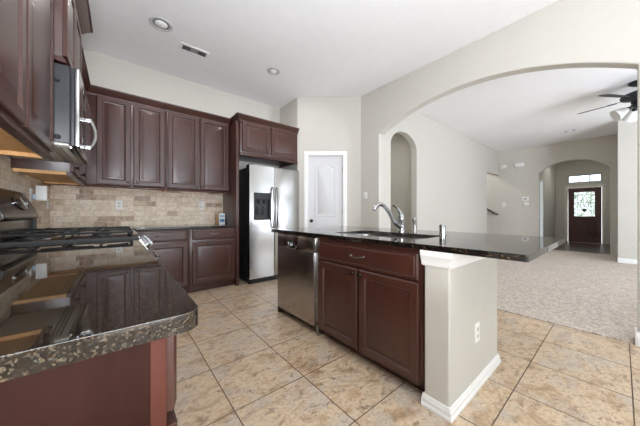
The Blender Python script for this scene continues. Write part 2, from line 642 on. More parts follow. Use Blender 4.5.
# far wall with the entrance arch
e0, e1, ezs, ezt = 0.18, 1.60, 2.325, 2.62
sag = ezt - ezs
R_ = ((e1 - e0) ** 2 / 4 + sag ** 2) / (2 * sag)
ec, ez = (e0 + e1) / 2, ezt - R_
aa = math.asin((e1 - e0) / 2 / R_)
head = [(ec - R_ * math.sin(aa - 2 * aa * k / 24), ez + R_ * math.cos(aa - 2 * aa * k / 24)) for k in range(25)]
head = head[::-1] if head[0][0] < head[-1][0] else head
pts = [(4.4, 0), (4.4, CE), (0.05, CE), (0.05, 0), (e0, 0)] + head[::-1] + [(e1, 0)]
struct(MB().prism([(XF, p[0], p[1]) for p in pts], (0.13, 0, 0)).obj('wall_far', 'paint', bevel=0.014))
struct(MB().box(8.47, 10.13, -3.7, 0.05, 0, CE).obj('wall_right', 'paint', bevel=0.012))

# entrance hall
holed('wall_hall_left', 'x', 1.63, 0.1, 10.13, 13.4, [(10.36, 10.96, 0.12, 2.16)])
struct(MB().box(10.13, 13.4, 0.03, 0.13, 0, CE).obj('wall_hall_right', 'paint'))
holed('wall_entry', 'y', 13.3, 0.12, 0.13, 1.63, [(0.43, 1.29, 0.0, 2.05), (0.43, 1.29, 2.24, 2.52)])
# rooms behind the small arch and the stair opening
struct(MB().box(3.43, 10.13, 4.4, 4.5, 0, CE).obj('wall_stair_back', 'paint'))
struct(MB().box(5.60, 5.70, 2.75, 4.4, 0, CE).obj('wall_passage_right', 'paint'))
struct(MB().box(3.33, 3.43, 2.90, 4.5, 0, CE).obj('wall_passage_left', 'paint'))
struct(MB().box(8.0, 8.1, 2.75, 4.4, 0, CE).obj('wall_stair_left', 'paint'))


# baseboards
def base_prof(f, a0, a1):
    """profile along a, c outwards"""
    P = [(0, 0), (0.016, 0), (0.016, 0.075), (0.012, 0.085), (0.012, 0.098), (0.005, 0.112), (0, 0.112)]
    b = MB()
    b.loft([[f(a0, z, c) for c, z in P], [f(a1, z, c) for c, z in P]])
    return b


fLV = lambda a, b, c: Vector((a, YLV - c, b))
fFA = lambda a, b, c: Vector((XF - c, a, b))
fRI = lambda a, b, c: Vector((8.47 - c, a, b))
fEN = lambda a, b, c: Vector((13.3 - c, a, b))
fAI = lambda a, b, c: Vector((XA - c, a, b))
struct(base_prof(fLV, 4.69, 8.79).obj('baseboard_living', 'white'))
struct(base_prof(fFA, 1.61, 2.6).obj('baseboard_far', 'white'))
struct(base_prof(fRI, -3.5, 0.05).obj('baseboard_right', 'white'))
jb = base_prof(fAI, -3.5, -0.088)
jb.box(3.284, 3.446, -0.088, -0.074, 0, 0.108, 0.004)
struct(jb.obj('baseboard_arch', 'white'))
struct(base_prof(lambda a, b, c: Vector((a, 1.63 - c, b)), 11.0, 13.3).obj('baseboard_hall', 'white'))

# pantry door
d1 = thing('door_1', '', '', diag((op0 + op1) / 2, 0, -0.045))
del d1['label'], d1['category']
struct(d1)
db = MB()
g = 0.006
a0_, a1_, b1_ = op0 + g, op1 - g, oph - g
db.panel(diag, a0_, a1_, 0.012, b1_, -0.075, [(0, 0), (0, 0.034), (0.002, 0.036)])
db.obj('door_leaf', 'door_white', d1)


def pointed(i, zb, zs, zt):
    """panel outline with a gently pointed top, inset i"""
    l, r = a0_ + 0.115 + i, a1_ - 0.115 - i
    m_ = (l + r) / 2
    n = 8
    up = [(r, zs - i * 0.6)]
    for k in range(1, n):
        t = k / n
        up.append((r + (m_ - r) * t, zs - i * 0.6 + (zt - zs) * (t ** 1.25) * 1.0))
    up.append((m_, zt - i * 0.6))
    for k in range(n - 1, 0, -1):
        t = k / n
        up.append((l + (m_ - l) * t, zs - i * 0.6 + (zt - zs) * (t ** 1.25)))
    up.append((l, zs - i * 0.6))
    return [(l, zb + i), (r, zb + i)] + up


for zb, zs, zt in ((1.03, 1.915, 2.0), (0.20, 0.85, 0.85001)):
    pb = MB()
    rings = []
    for i, h in ((0, -0.04), (0.004, -0.034), (0.010, -0.031), (0.016, -0.031), (0.024, -0.046), (0.038, -0.046), (0.062, -0.031)):
        rings.append([diag(a, b, h) for a, b in pointed(i, zb, zs, zt)])
    pb.loft(rings)
    pb.obj('raised_panel', 'door_white', d1)
k_ = MB()
k_.lathe(diag(0.248, 0.955, -0.040), dn, [(0.030, 0), (0.030, 0.005), (0.012, 0.010), (0.011, 0.028), (0.026, 0.036), (0.030, 0.050), (0.024, 0.062), (0.0, 0.066)])
k_.obj('door_knob', 'bronze', d1)
for zh in (1.86, 1.12, 0.25):
    h_ = MB()
    p0 = diag(op1 - 0.004, zh - 0.045, -0.036)
    h_.tube([p0, p0 + Vector((0, 0, 0.09))], 0.007, 8)
    h_.obj('hinge', 'nickel', d1)
cs = MB()
W = 0.068


def casing(b, f, a0, a1, h, w=W, t=0.016):
    P = [(0, 0.0), (0, t * 0.6), (0.012, t), (w - 0.015, t), (w, t * 0.7), (w, 0)]
    path = [(a0, 0, -1, 0), (a0, h, -1, 1), (a1, h, 1, 1), (a1, 0, 1, 0)]
    rings = []
    for a, z, sa, sz in path:
        rings.append([f(a + sa * o, z + sz * o, c) for o, c in P])
    b.loft(rings)


casing(cs, diag, op0, op1, oph)
struct(cs.obj('trim_1', 'white'))
jm = MB()
for (aa0, aa1, bb0, bb1) in ((op0, op0 + 0.005, 0, oph), (op1 - 0.005, op1, 0, oph), (op0, op1, oph - 0.005, oph)):
    P = [diag(aa0, bb0, 0.0), diag(aa1, bb0, 0.0), diag(aa1, bb1, 0.0), diag(aa0, bb1, 0.0)]
    jm.prism(P, -dn * 0.099)
struct(jm.obj('trim_2', 'white'))

# front door
d2 = thing('door_2', '', '', (13.33, 0.86, 0))
del d2['label'], d2['category']
struct(d2)
fD = lambda a, b, c: Vector((13.34 - c, a, b))
gy0, gy1, gz0, gz1 = 0.60, 1.12, 0.98, 1.88
db = MB()
for (p, q, r, s_) in ((0.44, gy0, 0.012, 2.04), (gy1, 1.28, 0.012, 2.04), (gy0, gy1, 0.012, gz0), (gy0, gy1, gz1, 2.04)):
    db.fbox(fD, p, q, r, s_, 0, 0.045)
bmesh.ops.remove_doubles(db.bm, verts=db.bm.verts, dist=1e-5)
db.obj('door_leaf', 'front_door', d2)
for p, q in ((0.53, 0.835), (0.885, 1.19)):
    pb = MB()
    pb.panel(fD, p, q, 0.20, 0.88, 0.04, [(0, 0), (0.004, 0.012), (0.02, 0.012), (0.03, 0.004), (0.045, 0.004), (0.075, 0.011)])
    pb.obj('raised_panel', 'front_door', d2)
pb = MB().fbox(fD, gy0, gy1, gz0, gz1, 0.018, 0.026)
gl = pb.obj('leaded_pane', 'leaded', d2)
ld = MB()
for t in (0.18, 0.82):
    y_ = gy0 + (gy1 - gy0) * t
    ld.tube([fD(y_, gz0, 0.03), fD(y_, gz1, 0.03)], 0.006, 6)
for t in (0.15, 0.30, 0.5, 0.68, 0.85):
    z_ = gz0 + (gz1 - gz0) * t
    for p, q in ((0, 0.18), (0.82, 1)):
        ld.tube([fD(gy0 + (gy1 - gy0) * p, z_, 0.03), fD(gy0 + (gy1 - gy0) * q, z_, 0.03)], 0.005, 6)
for t in (0.12, 0.88):
    z_ = gz0 + (gz1 - gz0) * t
    ld.tube([fD(gy0, z_, 0.03), fD(gy1, z_, 0.03)], 0.006, 6)
ym, zm = (gy0 + gy1) / 2, (gz0 + gz1) / 2
for s_ in (-1, 1):
    ld.tube([fD(ym + s_ * 0.13 * math.sin(t * PI) * (1 - 0.4 * t), zm - 0.30 + 0.6 * t, 0.03) for t in [k / 12 for k in range(13)]], 0.007, 6)
    ld.tube([fD(ym + s_ * 0.16 * t, zm - 0.12 + 0.28 * math.sin(t * PI * 0.8), 0.03) for t in [k / 8 for k in range(9)]], 0.006, 6)
ld.lathe(fD(ym, zm - 0.22, 0.026), (-1, 0, 0), [(0.06, 0), (0.06, 0.008), (0, 0.008)], 8)
ld.obj('lead_came', 'lead', d2)
k_ = MB()
k_.lathe(fD(0.50, 0.98, 0.045), (-1, 0, 0), [(0.03, 0), (0.03, 0.006), (0.012, 0.01), (0.012, 0.04), (0.028, 0.048), (0.028, 0.065), (0, 0.07)], 14)
k_.obj('door_knob', 'bronze', d2)
cs = MB()
casing(cs, fEN, 0.43, 1.29, 2.05, 0.085)
struct(cs.obj('trim_3', 'ivory'))
struct(MB().box(13.22, 13.42, 0.40, 1.32, 0.0, 0.012).obj('trim_4', 'ivory'))
w1 = thing('window_1', '', '', (13.34, 0.86, 2.24))
del w1['label'], w1['category']
struct(w1)
fr = MB()
for (p, q, r, s_) in ((0.43, 0.455, 2.24, 2.52), (1.265, 1.29, 2.24, 2.52), (0.455, 1.265, 2.24, 2.262), (0.455, 1.265, 2.498, 2.52), (0.716, 0.734, 2.262, 2.498), (0.986, 1.004, 2.262, 2.498)):
    fr.fbox(fD, p, q, r, s_, -0.03, 0.03)
fr.obj('window_frame', 'front_door', w1)
for p, q in ((0.455, 0.716), (0.734, 0.986), (1.004, 1.265)):
    MB().fbox(fD, p, q, 2.262, 2.498, -0.003, 0.003).obj('pane', 'glass', w1)


def window(idx, f, a0, a1, b0, b1, nv, nh, mat='white'):
    """frame, muntins and one child per pane; c = 0 lies in the middle of the wall"""
    w = thing('window_%d' % idx, '', '', f((a0 + a1) / 2, b0, 0))
    del w['label'], w['category']
    struct(w)
    t = 0.045
    fr = MB()
    for (p, q, r, s_) in ((a0, a0 + t, b0, b1), (a1 - t, a1, b0, b1), (a0 + t, a1 - t, b0, b0 + t), (a0 + t, a1 - t, b1 - t, b1)):
        fr.fbox(f, p, q, r, s_, -0.04, 0.04)
    xs = [a0 + t + (a1 - a0 - 2 * t) * k / nv for k in range(nv + 1)]
    zs = [b0 + t + (b1 - b0 - 2 * t) * k / nh for k in range(nh + 1)]
    for x_ in xs[1:-1]:
        fr.fbox(f, x_ - 0.018, x_ + 0.018, b0 + t, b1 - t, -0.025, 0.025)
    for z_ in zs[1:-1]:
        fr.fbox(f, a0 + t, a1 - t, z_ - 0.012, z_ + 0.012, -0.02, 0.02)
    fr.obj('window_frame', mat, w)
    for i in range(nv):
        for k in range(nh):
            MB().fbox(f, xs[i] + 0.0, xs[i + 1] - 0.0, zs[k], zs[k + 1], -0.004, 0.004).obj('pane', 'glass', w)


window(2, lambda a, b, c: Vector((a, 1.68 - c, b)), 10.36, 10.96, 0.12, 2.16, 1, 3)
fRE = lambda a, b, c: Vector((a, -3.65 + c, b))
window(3, fRE, 0.45, 2.85, 0.06, 2.4, 2, 1)
window(4, fRE, 4.2, 5.8, 0.5, 2.4, 2, 2)
window(5, fRE, 6.5, 7.9, 0.5, 2.4, 2, 2)
window(6, lambda a, b, c: Vector((-0.69 + c, a, b)), -2.6, -0.9, 0.8, 2.2, 2, 2)

# ------------------------------------------------------------------ frames for cabinet faces
fL = lambda a, b, c: Vector((XL + c, a, b))            # on the left wall, a = y
fB = lambda a, b, c: Vector((a, YB - c, b))            # on the back wall, a = x
IX = 2.08
fI = lambda a, b, c: Vector((IX - c, a, b))            # island face towards the aisle, a = y
RAISED = [(0, 0), (0, 0.016), (0.005, 0.021), (0.052, 0.021), (0.055, 0.016), (0.059, 0.009), (0.066, 0.007), (0.072, 0.008), (0.098, 0.018), (0.103, 0.019)]
DRAWER = [(0, 0), (0, 0.014), (0.010, 0.020), (0.018, 0.021), (0.022, 0.018), (0.026, 0.021)]


def out_axis(f):
    return (f(0, 0, 1) - f(0, 0, 0)).normalized()


def add_knob(f, a, b, c, parent, mat='bronze'):
    k = MB()
    k.lathe(f(a, b, c), out_axis(f), [(0.009, 0), (0.007, 0.004), (0.006, 0.012), (0.013, 0.018), (0.0155, 0.024), (0.012, 0.030), (0, 0.032)], 16)
    return k.obj('knob', mat, parent)


def add_pull(f, a, b, c, parent, w=0.105, mat='nickel'):
    k = MB()
    n = 10
    pts = [f(a - w / 2, b, c)] + [f(a - w / 2 + w * t / n, b - 0.006 * math.sin(PI * t / n), c + 0.016 + 0.013 * math.sin(PI * t / n)) for t in range(n + 1)] + [f(a + w / 2, b, c)]
    k.tube(pts, 0.0052, 8)
    for s_ in (-1, 1):
        k.lathe(f(a + s_ * w / 2, b, c), out_axis(f), [(0.010, 0), (0.009, 0.004), (0.005, 0.012), (0.0, 0.014)], 10)
    return k.obj('pull', mat, parent)


def add_door(f, a0, a1, b0, b1, c, parent, knob=None):
    d = MB().panel(f, a0, a1, b0, b1, c, RAISED).obj('door', 'cherry', parent, angle=20)
    if knob:
        add_knob(f, knob[0], knob[1], c + 0.021, d)
    return d


def crown(f, a0, a1, depth, z, parent, e0=True, e1=True, sc=1.0):
    prof = [(0.0, -0.025), (0.010, -0.025), (0.014, -0.005), (0.020, 0.0), (0.034, 0.022), (0.050, 0.040), (0.056, 0.050), (0.064, 0.052), (0.064, 0.070)]
    rings = []
    for e, h in prof:
        e, h = e * sc, h * sc
        l, r = a0 - (e if e0 else 0), a1 + (e if e1 else 0)
        rings.append([f(l, z + h, 0.002), f(r, z + h, 0.002), f(r, z + h, depth + e), f(l, z + h, depth + e)])
    return MB().loft(rings).obj('crown_moulding', 'cherry', parent, angle=20)


def upper(label, f, a0, a1, depth, z0, z1, doors, group, e0=False, e1=False, csc=1.0, under=True, rail=0.03, mat='cherry'):
    t = thing('wall_cabinet', label, 'cabinet', f((a0 + a1) / 2, z0, 0), group)
    MB().fbox(f, a0, a1, z0 + rail, z1, 0.003, depth, 0.0015).obj('body', mat, t)
    r = MB()
    P = [(depth - 0.022, 0.0), (depth + 0.016, 0.0), (depth + 0.018, 0.006), (depth + 0.012, 0.016), (depth + 0.004, rail - 0.004), (depth + 0.0005, rail + 0.004), (depth - 0.022, rail - 0.0005)]
    r.loft([[f(a0, z0 + z, c) for c, z in P], [f(a1, z0 + z, c) for c, z in P]])
    r.obj('light_rail', 'cherry', t, angle=20)
    for p in (a0, a1 - 0.016):
        MB().fbox(f, p, p + 0.016, z0 + 0.004, z0 + rail - 0.0005, 0.02, depth - 0.023).obj('side_rail', 'maple' if under else 'cherry', t)
    if under:
        MB().fbox(f, a0 + 0.017, a1 - 0.017, z0 + rail - 0.004, z0 + rail + 0.0005, 0.01, depth - 0.023).obj('underside_panel', 'maple', t)
    crown(f, a0, a1, depth, z1, t, e0, e1, csc)
    for p, q, b0, b1, kn in doors:
        add_door(f, p, q, b0, b1, depth, t, kn)
    return t


UG = 'cherry wall cabinets'
# left wall, near the camera
upper('large reddish wall cabinet nearest the camera at the upper left, its pale wooden underside showing', fL, 1.07, 2.122, 0.325, 1.40, 2.50,
      [(1.085, 1.545, 1.445, 2.485, (1.12, 1.50)), (1.565, 2.105, 1.445, 2.485, None)], UG)
upper('tall wall cabinet directly above the microwave, with a projecting crown', fL, 2.13, 2.89, 0.375, 2.0, 2.62,
      [(2.145, 2.505, 2.045, 2.60, (2.47, 2.09)), (2.52, 2.875, 2.045, 2.60, (2.555, 2.09))], UG, True, True, csc=1.35, under=False)
upper('wall cabinet in the corner between microwave and back wall, seen edge on', fL, 2.902, 3.92, 0.325, 1.40, 2.50,
      [(2.915, 3.39, 1.44, 2.485, (2.95, 1.475)), (3.405, 3.885, 1.44, 2.485, (3.44, 1.475))], UG)
# back wall
b1 = upper('two door cabinet on the back wall nearest the left corner, above the outlet', fB, XL + 0.004, 0.500, 0.33, 1.40, 2.50,
           [(-0.205, 0.115, 1.44, 2.485, (0.085, 1.475)), (0.145, 0.480, 1.44, 2.485, (0.180, 1.475))], UG)
upper('two door cabinet on the back wall right beside the taller fridge surround', fB, 0.502, 1.352, 0.33, 1.40, 2.50,
      [(0.515, 0.905, 1.44, 2.485, (0.870, 1.475)), (0.925, 1.335, 1.44, 2.485, (0.960, 1.475))], UG)
upper('short deep cabinet with two square doors directly above the refrigerator', fB, 1.405, 2.44, 0.63, 1.965, 2.50,
      [(1.44, 1.885, 2.035, 2.485, (1.85, 2.07)), (1.925, 2.40, 2.035, 2.485, (2.365, 2.07))], UG, True, False, under=False, rail=0.045)
tag(MB().box(1.358, 1.400, 3.64, YB - 0.003, 0.0, 2.474, 0.002).obj('end_panel', 'cherry', base=(1.38, 3.95, 0)),
    'tall dark cherry side panel standing left of the refrigerator', 'panel')


# ------------------------------------------------------------------ base cabinets
def base_cab(label, f, a0, a1, depth, cols, group, toe=0.075, end=None):
    t = thing('base_cabinet', label, 'cabinet', f((a0 + a1) / 2, 0, depth / 2), group)
    MB().fbox(f, a0, a1, 0.10, 0.878, 0.004, depth, 0.0015).obj('body', 'cherry', t)
    MB().fbox(f, a0 + 0.001, a1 - 0.001, 0.0, 0.10, 0.02, depth - toe).obj('toe_kick', 'cherry', t)
    for p, q, kn in cols:
        d = MB().panel(f, p, q, 0.725, 0.868, depth, DRAWER).obj('drawer', 'cherry', t, angle=20)
        add_pull(f, (p + q) / 2, 0.80, depth + 0.02, d)
        add_door(f, p, q, 0.125, 0.700, depth, t, (kn, 0.655) if kn is not None else None)
    return t


BG = 'cherry base cabinets'
nb = base_cab('nearest base cabinet at lower left, plain reddish end panel facing the camera', fL, 0.51, 2.125, 0.704,
              [(0.52, 1.05, 1.0), (1.06, 1.585, 1.11), (1.595, 2.11, 1.63)], BG)
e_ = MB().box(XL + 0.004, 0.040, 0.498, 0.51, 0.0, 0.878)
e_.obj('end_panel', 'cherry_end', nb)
MB().box(0.040, 0.064, 0.495, 0.51, 0.0, 0.878, 0.002).obj('end_stile', wood('lighter_red_stile', srgb(74, 42, 34), srgb(84, 49, 40), 0.5, 0.0, spec=0.05), nb)  # stile in a lighter red than the end panel
base_cab('corner base cabinet beyond the stove on the left wall', fL, 2.905, 3.62, 0.66, [(2.92, 3.58, 2.96)], BG)
base_cab('back wall base cabinet with one drawer, seen right behind the stove', fB, 0.09, 0.728, 0.59, [(0.115, 0.705, 0.15)], BG)
base_cab('back wall base cabinet with one drawer, beside the fridge panel under the small carton', fB, 0.732, 1.354, 0.59, [(0.765, 1.335, None)], BG)

# ------------------------------------------------------------------ worktops and backsplash
WT = 0.912


def worktop(name, label, outer, holes, mat, bev=0.010, z0=0.880):
    b = MB().slab(outer, holes, z0, WT)
    xs = [p[0] for p in outer]
    ys = [p[1] for p in outer]
    o = b.obj(name, mat, bevel=bev, base=((min(xs) + max(xs)) / 2, (min(ys) + max(ys)) / 2, z0))
    return tag(o, label, 'countertop')


rc = [(0.115 - 0.03 + 0.03 * math.sin(t * PI / 12), 0.475 + 0.03 - 0.03 * math.cos(t * PI / 12)) for t in range(7)]
worktop('worktop', 'glossy speckled brown granite countertop nearest the camera, with a rounded corner', [(XL + 0.004, 0.475)] + rc + [(0.10, 2.126), (XL + 0.004, 2.126)], [], 'granite', 0.011)
worktop('worktop', 'dark granite countertop along the back wall beyond the stove', [(XL + 0.004, 2.897), (0.03, 2.897), (0.03, 3.63), (1.356, 3.63), (1.356, YB - 0.004), (XL + 0.004, YB - 0.004)], [], 'granite')
# backsplash
tag(MB().box(XL + 0.0125, 1.357, YB - 0.012, YB - 0.001, WT + 0.001, 1.43).obj('backsplash', 'splash_x', base=(0.35, YB, WT)),
    'tan stone tile backsplash on the back wall with a few brown pieces', 'backsplash')
bs = MB().box(XL + 0.001, XL + 0.012, 0.40, 2.127, WT + 0.001, 1.425)
bs.box(XL + 0.001, XL + 0.012, 2.127, 2.893, WT + 0.001, 1.497)
bs.box(XL + 0.001, XL + 0.012, 2.893, YB - 0.001, WT + 0.001, 1.425)
bmesh.ops.remove_doubles(bs.bm, verts=bs.bm.verts, dist=1e-5)
tag(bs.obj('backsplash', 'splash_y', base=(XL, 2.3, WT)), 'tan stone tile backsplash on the left wall behind the stove', 'backsplash')

# ------------------------------------------------------------------ range
rg = thing('range', 'black gas range with cast iron grates between the left countertops', 'stove', (-0.26, 2.51, 0))
RY0, RY1 = 2.131, 2.889
MB().box(-0.62, 0.085, RY0, RY1, 0.03, 0.90, 0.004).obj('body', 'black', rg)
for x_, y_ in ((-0.57, RY0 + 0.04), (-0.57, RY1 - 0.04), (0.03, RY0 + 0.04), (0.03, RY1 - 0.04)):
    ft = MB()
    ft.lathe((x_, y_, 0), (0, 0, 1), [(0.018, 0), (0.018, 0.03)], 10)
    ft.obj('foot', 'black', rg)
ck = MB().box(-0.62, 0.105, RY0, RY1, 0.90, 0.926, 0.002, 2)
ck.obj('cooktop', 'blackgloss', rg)
MB().box(-0.62, 0.108, RY0 - 0.0036, RY0 - 0.0002, 0.895, 0.9255).obj('side_trim', 'slot', rg)
tr = MB().box(0.100, 0.116, RY0 + 0.003, RY1 - 0.003, 0.904, 0.928, 0.005)
tr.obj('front_trim', 'chrome', rg)
cpn = MB()
cpn.loft([[(0.085, y_, 0.80), (0.152, y_, 0.795), (0.162, y_, 0.825), (0.122, y_, 0.902), (0.085, y_, 0.902)] for y_ in (RY0 + 0.002, RY1 - 0.002)])
cpn.obj('control_panel', 'steel', rg)
for k in range(5):
    y_ = RY0 + 0.075 + (RY1 - RY0 - 0.15) * k / 4
    kb = MB()
    ax = (0.9, 0, 0.42)
    kb.lathe((0.142, y_, 0.850), ax, [(0.030, 0), (0.030, 0.006), (0.021, 0.010), (0.019, 0.036), (0.016, 0.040), (0, 0.041)], 20)
    kb.box(0.170, 0.192, y_ - 0.004, y_ + 0.004, 0.854, 0.880)
    kb.obj('control_knob', 'chrome', rg)
dr = MB().box(0.087, 0.118, RY0 + 0.006, RY1 - 0.006, 0.20, 0.79, 0.006).obj('oven_door', 'steel', rg)
MB().box(0.117, 0.121, RY0 + 0.12, RY1 - 0.12, 0.33, 0.64, 0.001).obj('window', 'blackgloss', dr)
hh = MB()
hp = [(0.118, RY0 + 0.035, 0.748), (0.210, RY0 + 0.035, 0.75), (0.228, RY0 + 0.055, 0.752), (0.233, RY0 + 0.2, 0.752), (0.236, 2.51, 0.752), (0.233, RY1 - 0.2, 0.752), (0.228, RY1 - 0.055, 0.752), (0.210, RY1 - 0.035, 0.75), (0.118, RY1 - 0.035, 0.748)]
hh.tube(hp, 0.012, 12)
hh.obj('handle', 'chrome', dr)
MB().box(0.087, 0.116, RY0 + 0.006, RY1 - 0.006, 0.05, 0.19, 0.006).obj('drawer', 'steel', rg)
# backguard : riser and slanted, rounded console
bgd = MB()
bgd.box(-0.622, -0.512, RY0, RY1, 0.9255, 1.047, 0.012, 3)
bgd.obj('backguard_riser', 'consolegloss', rg)
MB().box(-0.622, -0.497, RY1 - 0.030, RY1 - 0.001, 0.9262, 1.0445, 0.003).obj('backguard_end', 'iron', rg)
prof = [(-0.622, 1.045), (-0.500, 1.045), (-0.488, 1.052), (-0.484, 1.066), (-0.490, 1.085), (-0.510, 1.13), (-0.540, 1.195), (-0.556, 1.225), (-0.575, 1.245), (-0.600, 1.252), (-0.622, 1.250)]
bc = MB().loft([[(x_, y_, z_) for x_, z_ in prof] for y_ in (RY0 + 0.001, RY1 - 0.001)])
con = bc.obj('console', 'consolegloss', rg, bevel=0.006)
fc = MB()
cen = Vector((-0.521, 2.60, 1.155))
nrm = Vector((0.065, 0, 0.030)).normalized()
upv = Vector((-0.030, 0, 0.065)).normalized()


def oval(c, ry, rz, n=32):
    return [c + Vector((0, 1, 0)) * (ry * math.cos(2 * PI * k / n)) + upv * (rz * math.sin(2 * PI * k / n)) for k in range(n)]


fc.loft([oval(cen - nrm * 0.006, 0.135, 0.045), oval(cen + nrm * 0.004, 0.135, 0.045), oval(cen + nrm * 0.006, 0.130, 0.041)])
fc.obj('display', 'green_led', con)
rm = MB()
rm.loft([oval(cen + nrm * 0.001, 0.142, 0.050), oval(cen + nrm * 0.007, 0.142, 0.050), oval(cen + nrm * 0.007, 0.134, 0.0445), oval(cen + nrm * 0.001, 0.134, 0.0445)], False, False)
rm.obj('display_rim', 'chrome', con)
# burners and grates
for bx in (-0.42, -0.10):
    for by in (2.31, 2.71):
        b_ = MB()
        b_.lathe((bx, by, 0.925), (0, 0, 1), [(0.062, 0), (0.060, 0.006), (0.044, 0.008), (0.044, 0.016), (0.034, 0.018), (0.034, 0.024), (0, 0.025)], 22)
        b_.obj('burner', 'iron', rg)
for y0_, y1_ in ((RY0 + 0.014, 2.505), (2.515, RY1 - 0.014)):
    gb = MB()
    x0_, x1_ = -0.545, 0.07
    zt = 0.968
    r = 0.0085

    def bar(a, b):
        gb.tube([a, b], r, 6)
    for p, q in (((x0_, y0_), (x1_, y0_)), ((x0_, y1_), (x1_, y1_)), ((x0_, y0_), (x0_, y1_)), ((x1_, y0_), (x1_, y1_)), ((-0.26, y0_), (-0.26, y1_))):
        gb.tube([(p[0], p[1], zt - 0.008), (q[0], q[1], zt - 0.008)], r, 6)
    cy_ = (y0_ + y1_) / 2
    for bx in (-0.42, -0.10):
        for dx, dy in ((1, 0), (-1, 0), (0, 1), (0, -1)):
            L_ = 0.155 if dx else (y1_ - y0_) / 2
            gb.tube([(bx + dx * L_, cy_ + dy * L_, zt - 0.006), (bx + dx * L_ * 0.6, cy_ + dy * L_ * 0.6, zt), (bx + dx * 0.035, cy_ + dy * 0.035, zt)], [r, r * 0.95, r * 0.8], 6)
    for x_ in (x0_, x1_, -0.26):
        for y_ in (y0_, y1_):
            gb.tube([(x_, y_, zt - 0.008), (x_, y_, 0.9255)], [r, r * 0.8], 6)
    gb.obj('grate', 'iron', rg)

# ------------------------------------------------------------------ microwave
mw = thing('microwave', 'steel fronted microwave with charcoal side hung above the stove', 'microwave', (-0.42, 2.51, 1.497))
MB().box(XL + 0.013, -0.233, 2.132, 2.888, 1.515, 1.985, 0.003).obj('body', 'mwside', mw)
MB().box(XL + 0.02, -0.24, 2.15, 2.87, 1.500, 1.516, 0.003).obj('base_plate', 'ivory', mw)
vn = MB()
for k in range(3):
    vn.box(-0.33 + 0.02 * k, -0.318 + 0.02 * k, 2.20, 2.82, 1.497, 1.502)
vn.box(-0.245, -0.225, 2.16, 2.86, 1.488, 1.515, 0.003)
vn.obj('vent_grille', 'nickel', mw)
MB().box(-0.2325, -0.2135, 2.134, 2.886, 1.502, 1.981, 0.002).obj('door_frame', 'mwside', mw)
dd = MB().box(-0.213, -0.190, 2.132, 2.888, 1.500, 1.983, 0.005, 3).obj('door', 'steel', mw)
MB().box(-0.192, -0.188, 2.30, 2.78, 1.56, 1.93, 0.001).obj('window', 'blackgloss', dd)
hd = MB()
n = 14
zt, zb = 1.705, 1.505
hp = [(-0.186 + 0.036 + 0.030 * math.sin(PI * k / n), 2.215, zt - (zt - zb) * k / n) for k in range(n + 1)]
hd.tube(hp, 0.0105, 10, up=(0, 1, 0))
for z_ in (zt - 0.012, zb + 0.012):
    hd.box(-0.191, -0.142, 2.203, 2.227, z_ - 0.011, z_ + 0.011, 0.003)
hd.obj('handle', 'chrome', dd)
for z_, r_ in ((1.885, 0.011), (1.545, 0.015)):
    s_ = MB()
    s_.lathe((-0.285, 2.132, z_), (0, -1, 0), [(r_, 0), (r_, 0.004), (r_ * 0.6, 0.010), (0, 0.010)], 12)
    s_.obj('screw', 'black', mw)

# ------------------------------------------------------------------ refrigerator
fg = thing('refrigerator', 'stainless side by side refrigerator with a black ice and water dispenser', 'refrigerator', (1.99, 3.9, 0))
FX0, FX1, FM, FY = 1.525, 2.435, 1.945, 3.55
MB().box(FX0 + 0.005, FX1 - 0.005, 3.625, YB - 0.03, 0.02, 1.80, 0.004).obj('body', 'black', fg)
gr = MB().box(FX0 + 0.01, FX1 - 0.01, 3.60, 3.63, 0.0, 0.075, 0.003)
for k in range(5):
    gr.box(FX0 + 0.05, FX1 - 0.05, 3.594, 3.602, 0.012 + k * 0.012, 0.018 + k * 0.012)
gr.obj('base_grille', 'black', fg)


def fridge_door(x0, x1, hole=None):
    b = MB()
    if hole:
        hx0, hx1, hz0, hz1 = hole
        for p, q, r, s_ in ((x0, hx0, 0.085, 1.83), (hx1, x1, 0.085, 1.83), (hx0, hx1, 0.085, hz0), (hx0, hx1, hz1, 1.83)):
            b.box(p, q, FY, 3.622, r, s_)
        bmesh.ops.remove_doubles(b.bm, verts=b.bm.verts, dist=1e-5)
        # drop the inner shared faces
        seen = {}
        for f_ in b.bm.faces:
            seen.setdefault(tuple(sorted(v.index for v in f_.verts)), []).append(f_)
        return b.obj('door', 'steel', fg)
    b.box(x0, x1, FY, 3.622, 0.085, 1.83, 0.010, 3)
    return b.obj('door', 'steel', fg)


hx0, hx1, hz0, hz1 = 1.60, 1.875, 0.985, 1.405
ld_ = fridge_door(FX0, FM - 0.004, (hx0, hx1, hz0, hz1))
rd_ = fridge_door(FM + 0.004, FX1)
ds = MB()
ds.box(hx0, hx1, 3.595, 3.618, hz0, hz1)                       # back of the recess
t_ = 0.016
for p, q, r, s_ in ((hx0 - 0.004, hx0 + t_, hz0 - 0.004, hz1 + 0.004), (hx1 - t_, hx1 + 0.004, hz0 - 0.004, hz1 + 0.004), (hx0 + t_, hx1 - t_, hz0 - 0.004, hz0 + 0.03), (hx0 + t_, hx1 - t_, hz1 - 0.105, hz1 + 0.004)):
    ds.box(p, q, FY - 0.006, 3.60, r, s_, 0.002)
dsp = ds.obj('dispenser', 'black', ld_)
kp = MB()
for i in range(3):
    for k in range(2):
        kp.box(1.655 + i * 0.06, 1.695 + i * 0.06, FY - 0.010, FY - 0.005, 1.325 + k * 0.035, 1.348 + k * 0.035, 0.001)
kp.obj('keypad', 'mwside', ld_)
lv = MB()
for x_ in (1.69, 1.785):
    lv.box(x_ - 0.025, x_ + 0.025, 3.565, 3.575, 1.07, 1.20, 0.004)
    lv.lathe((x_, 3.575, 1.30), (0, 0, -1), [(0.022, 0), (0.018, 0.05), (0.01, 0.06), (0, 0.06)], 12)
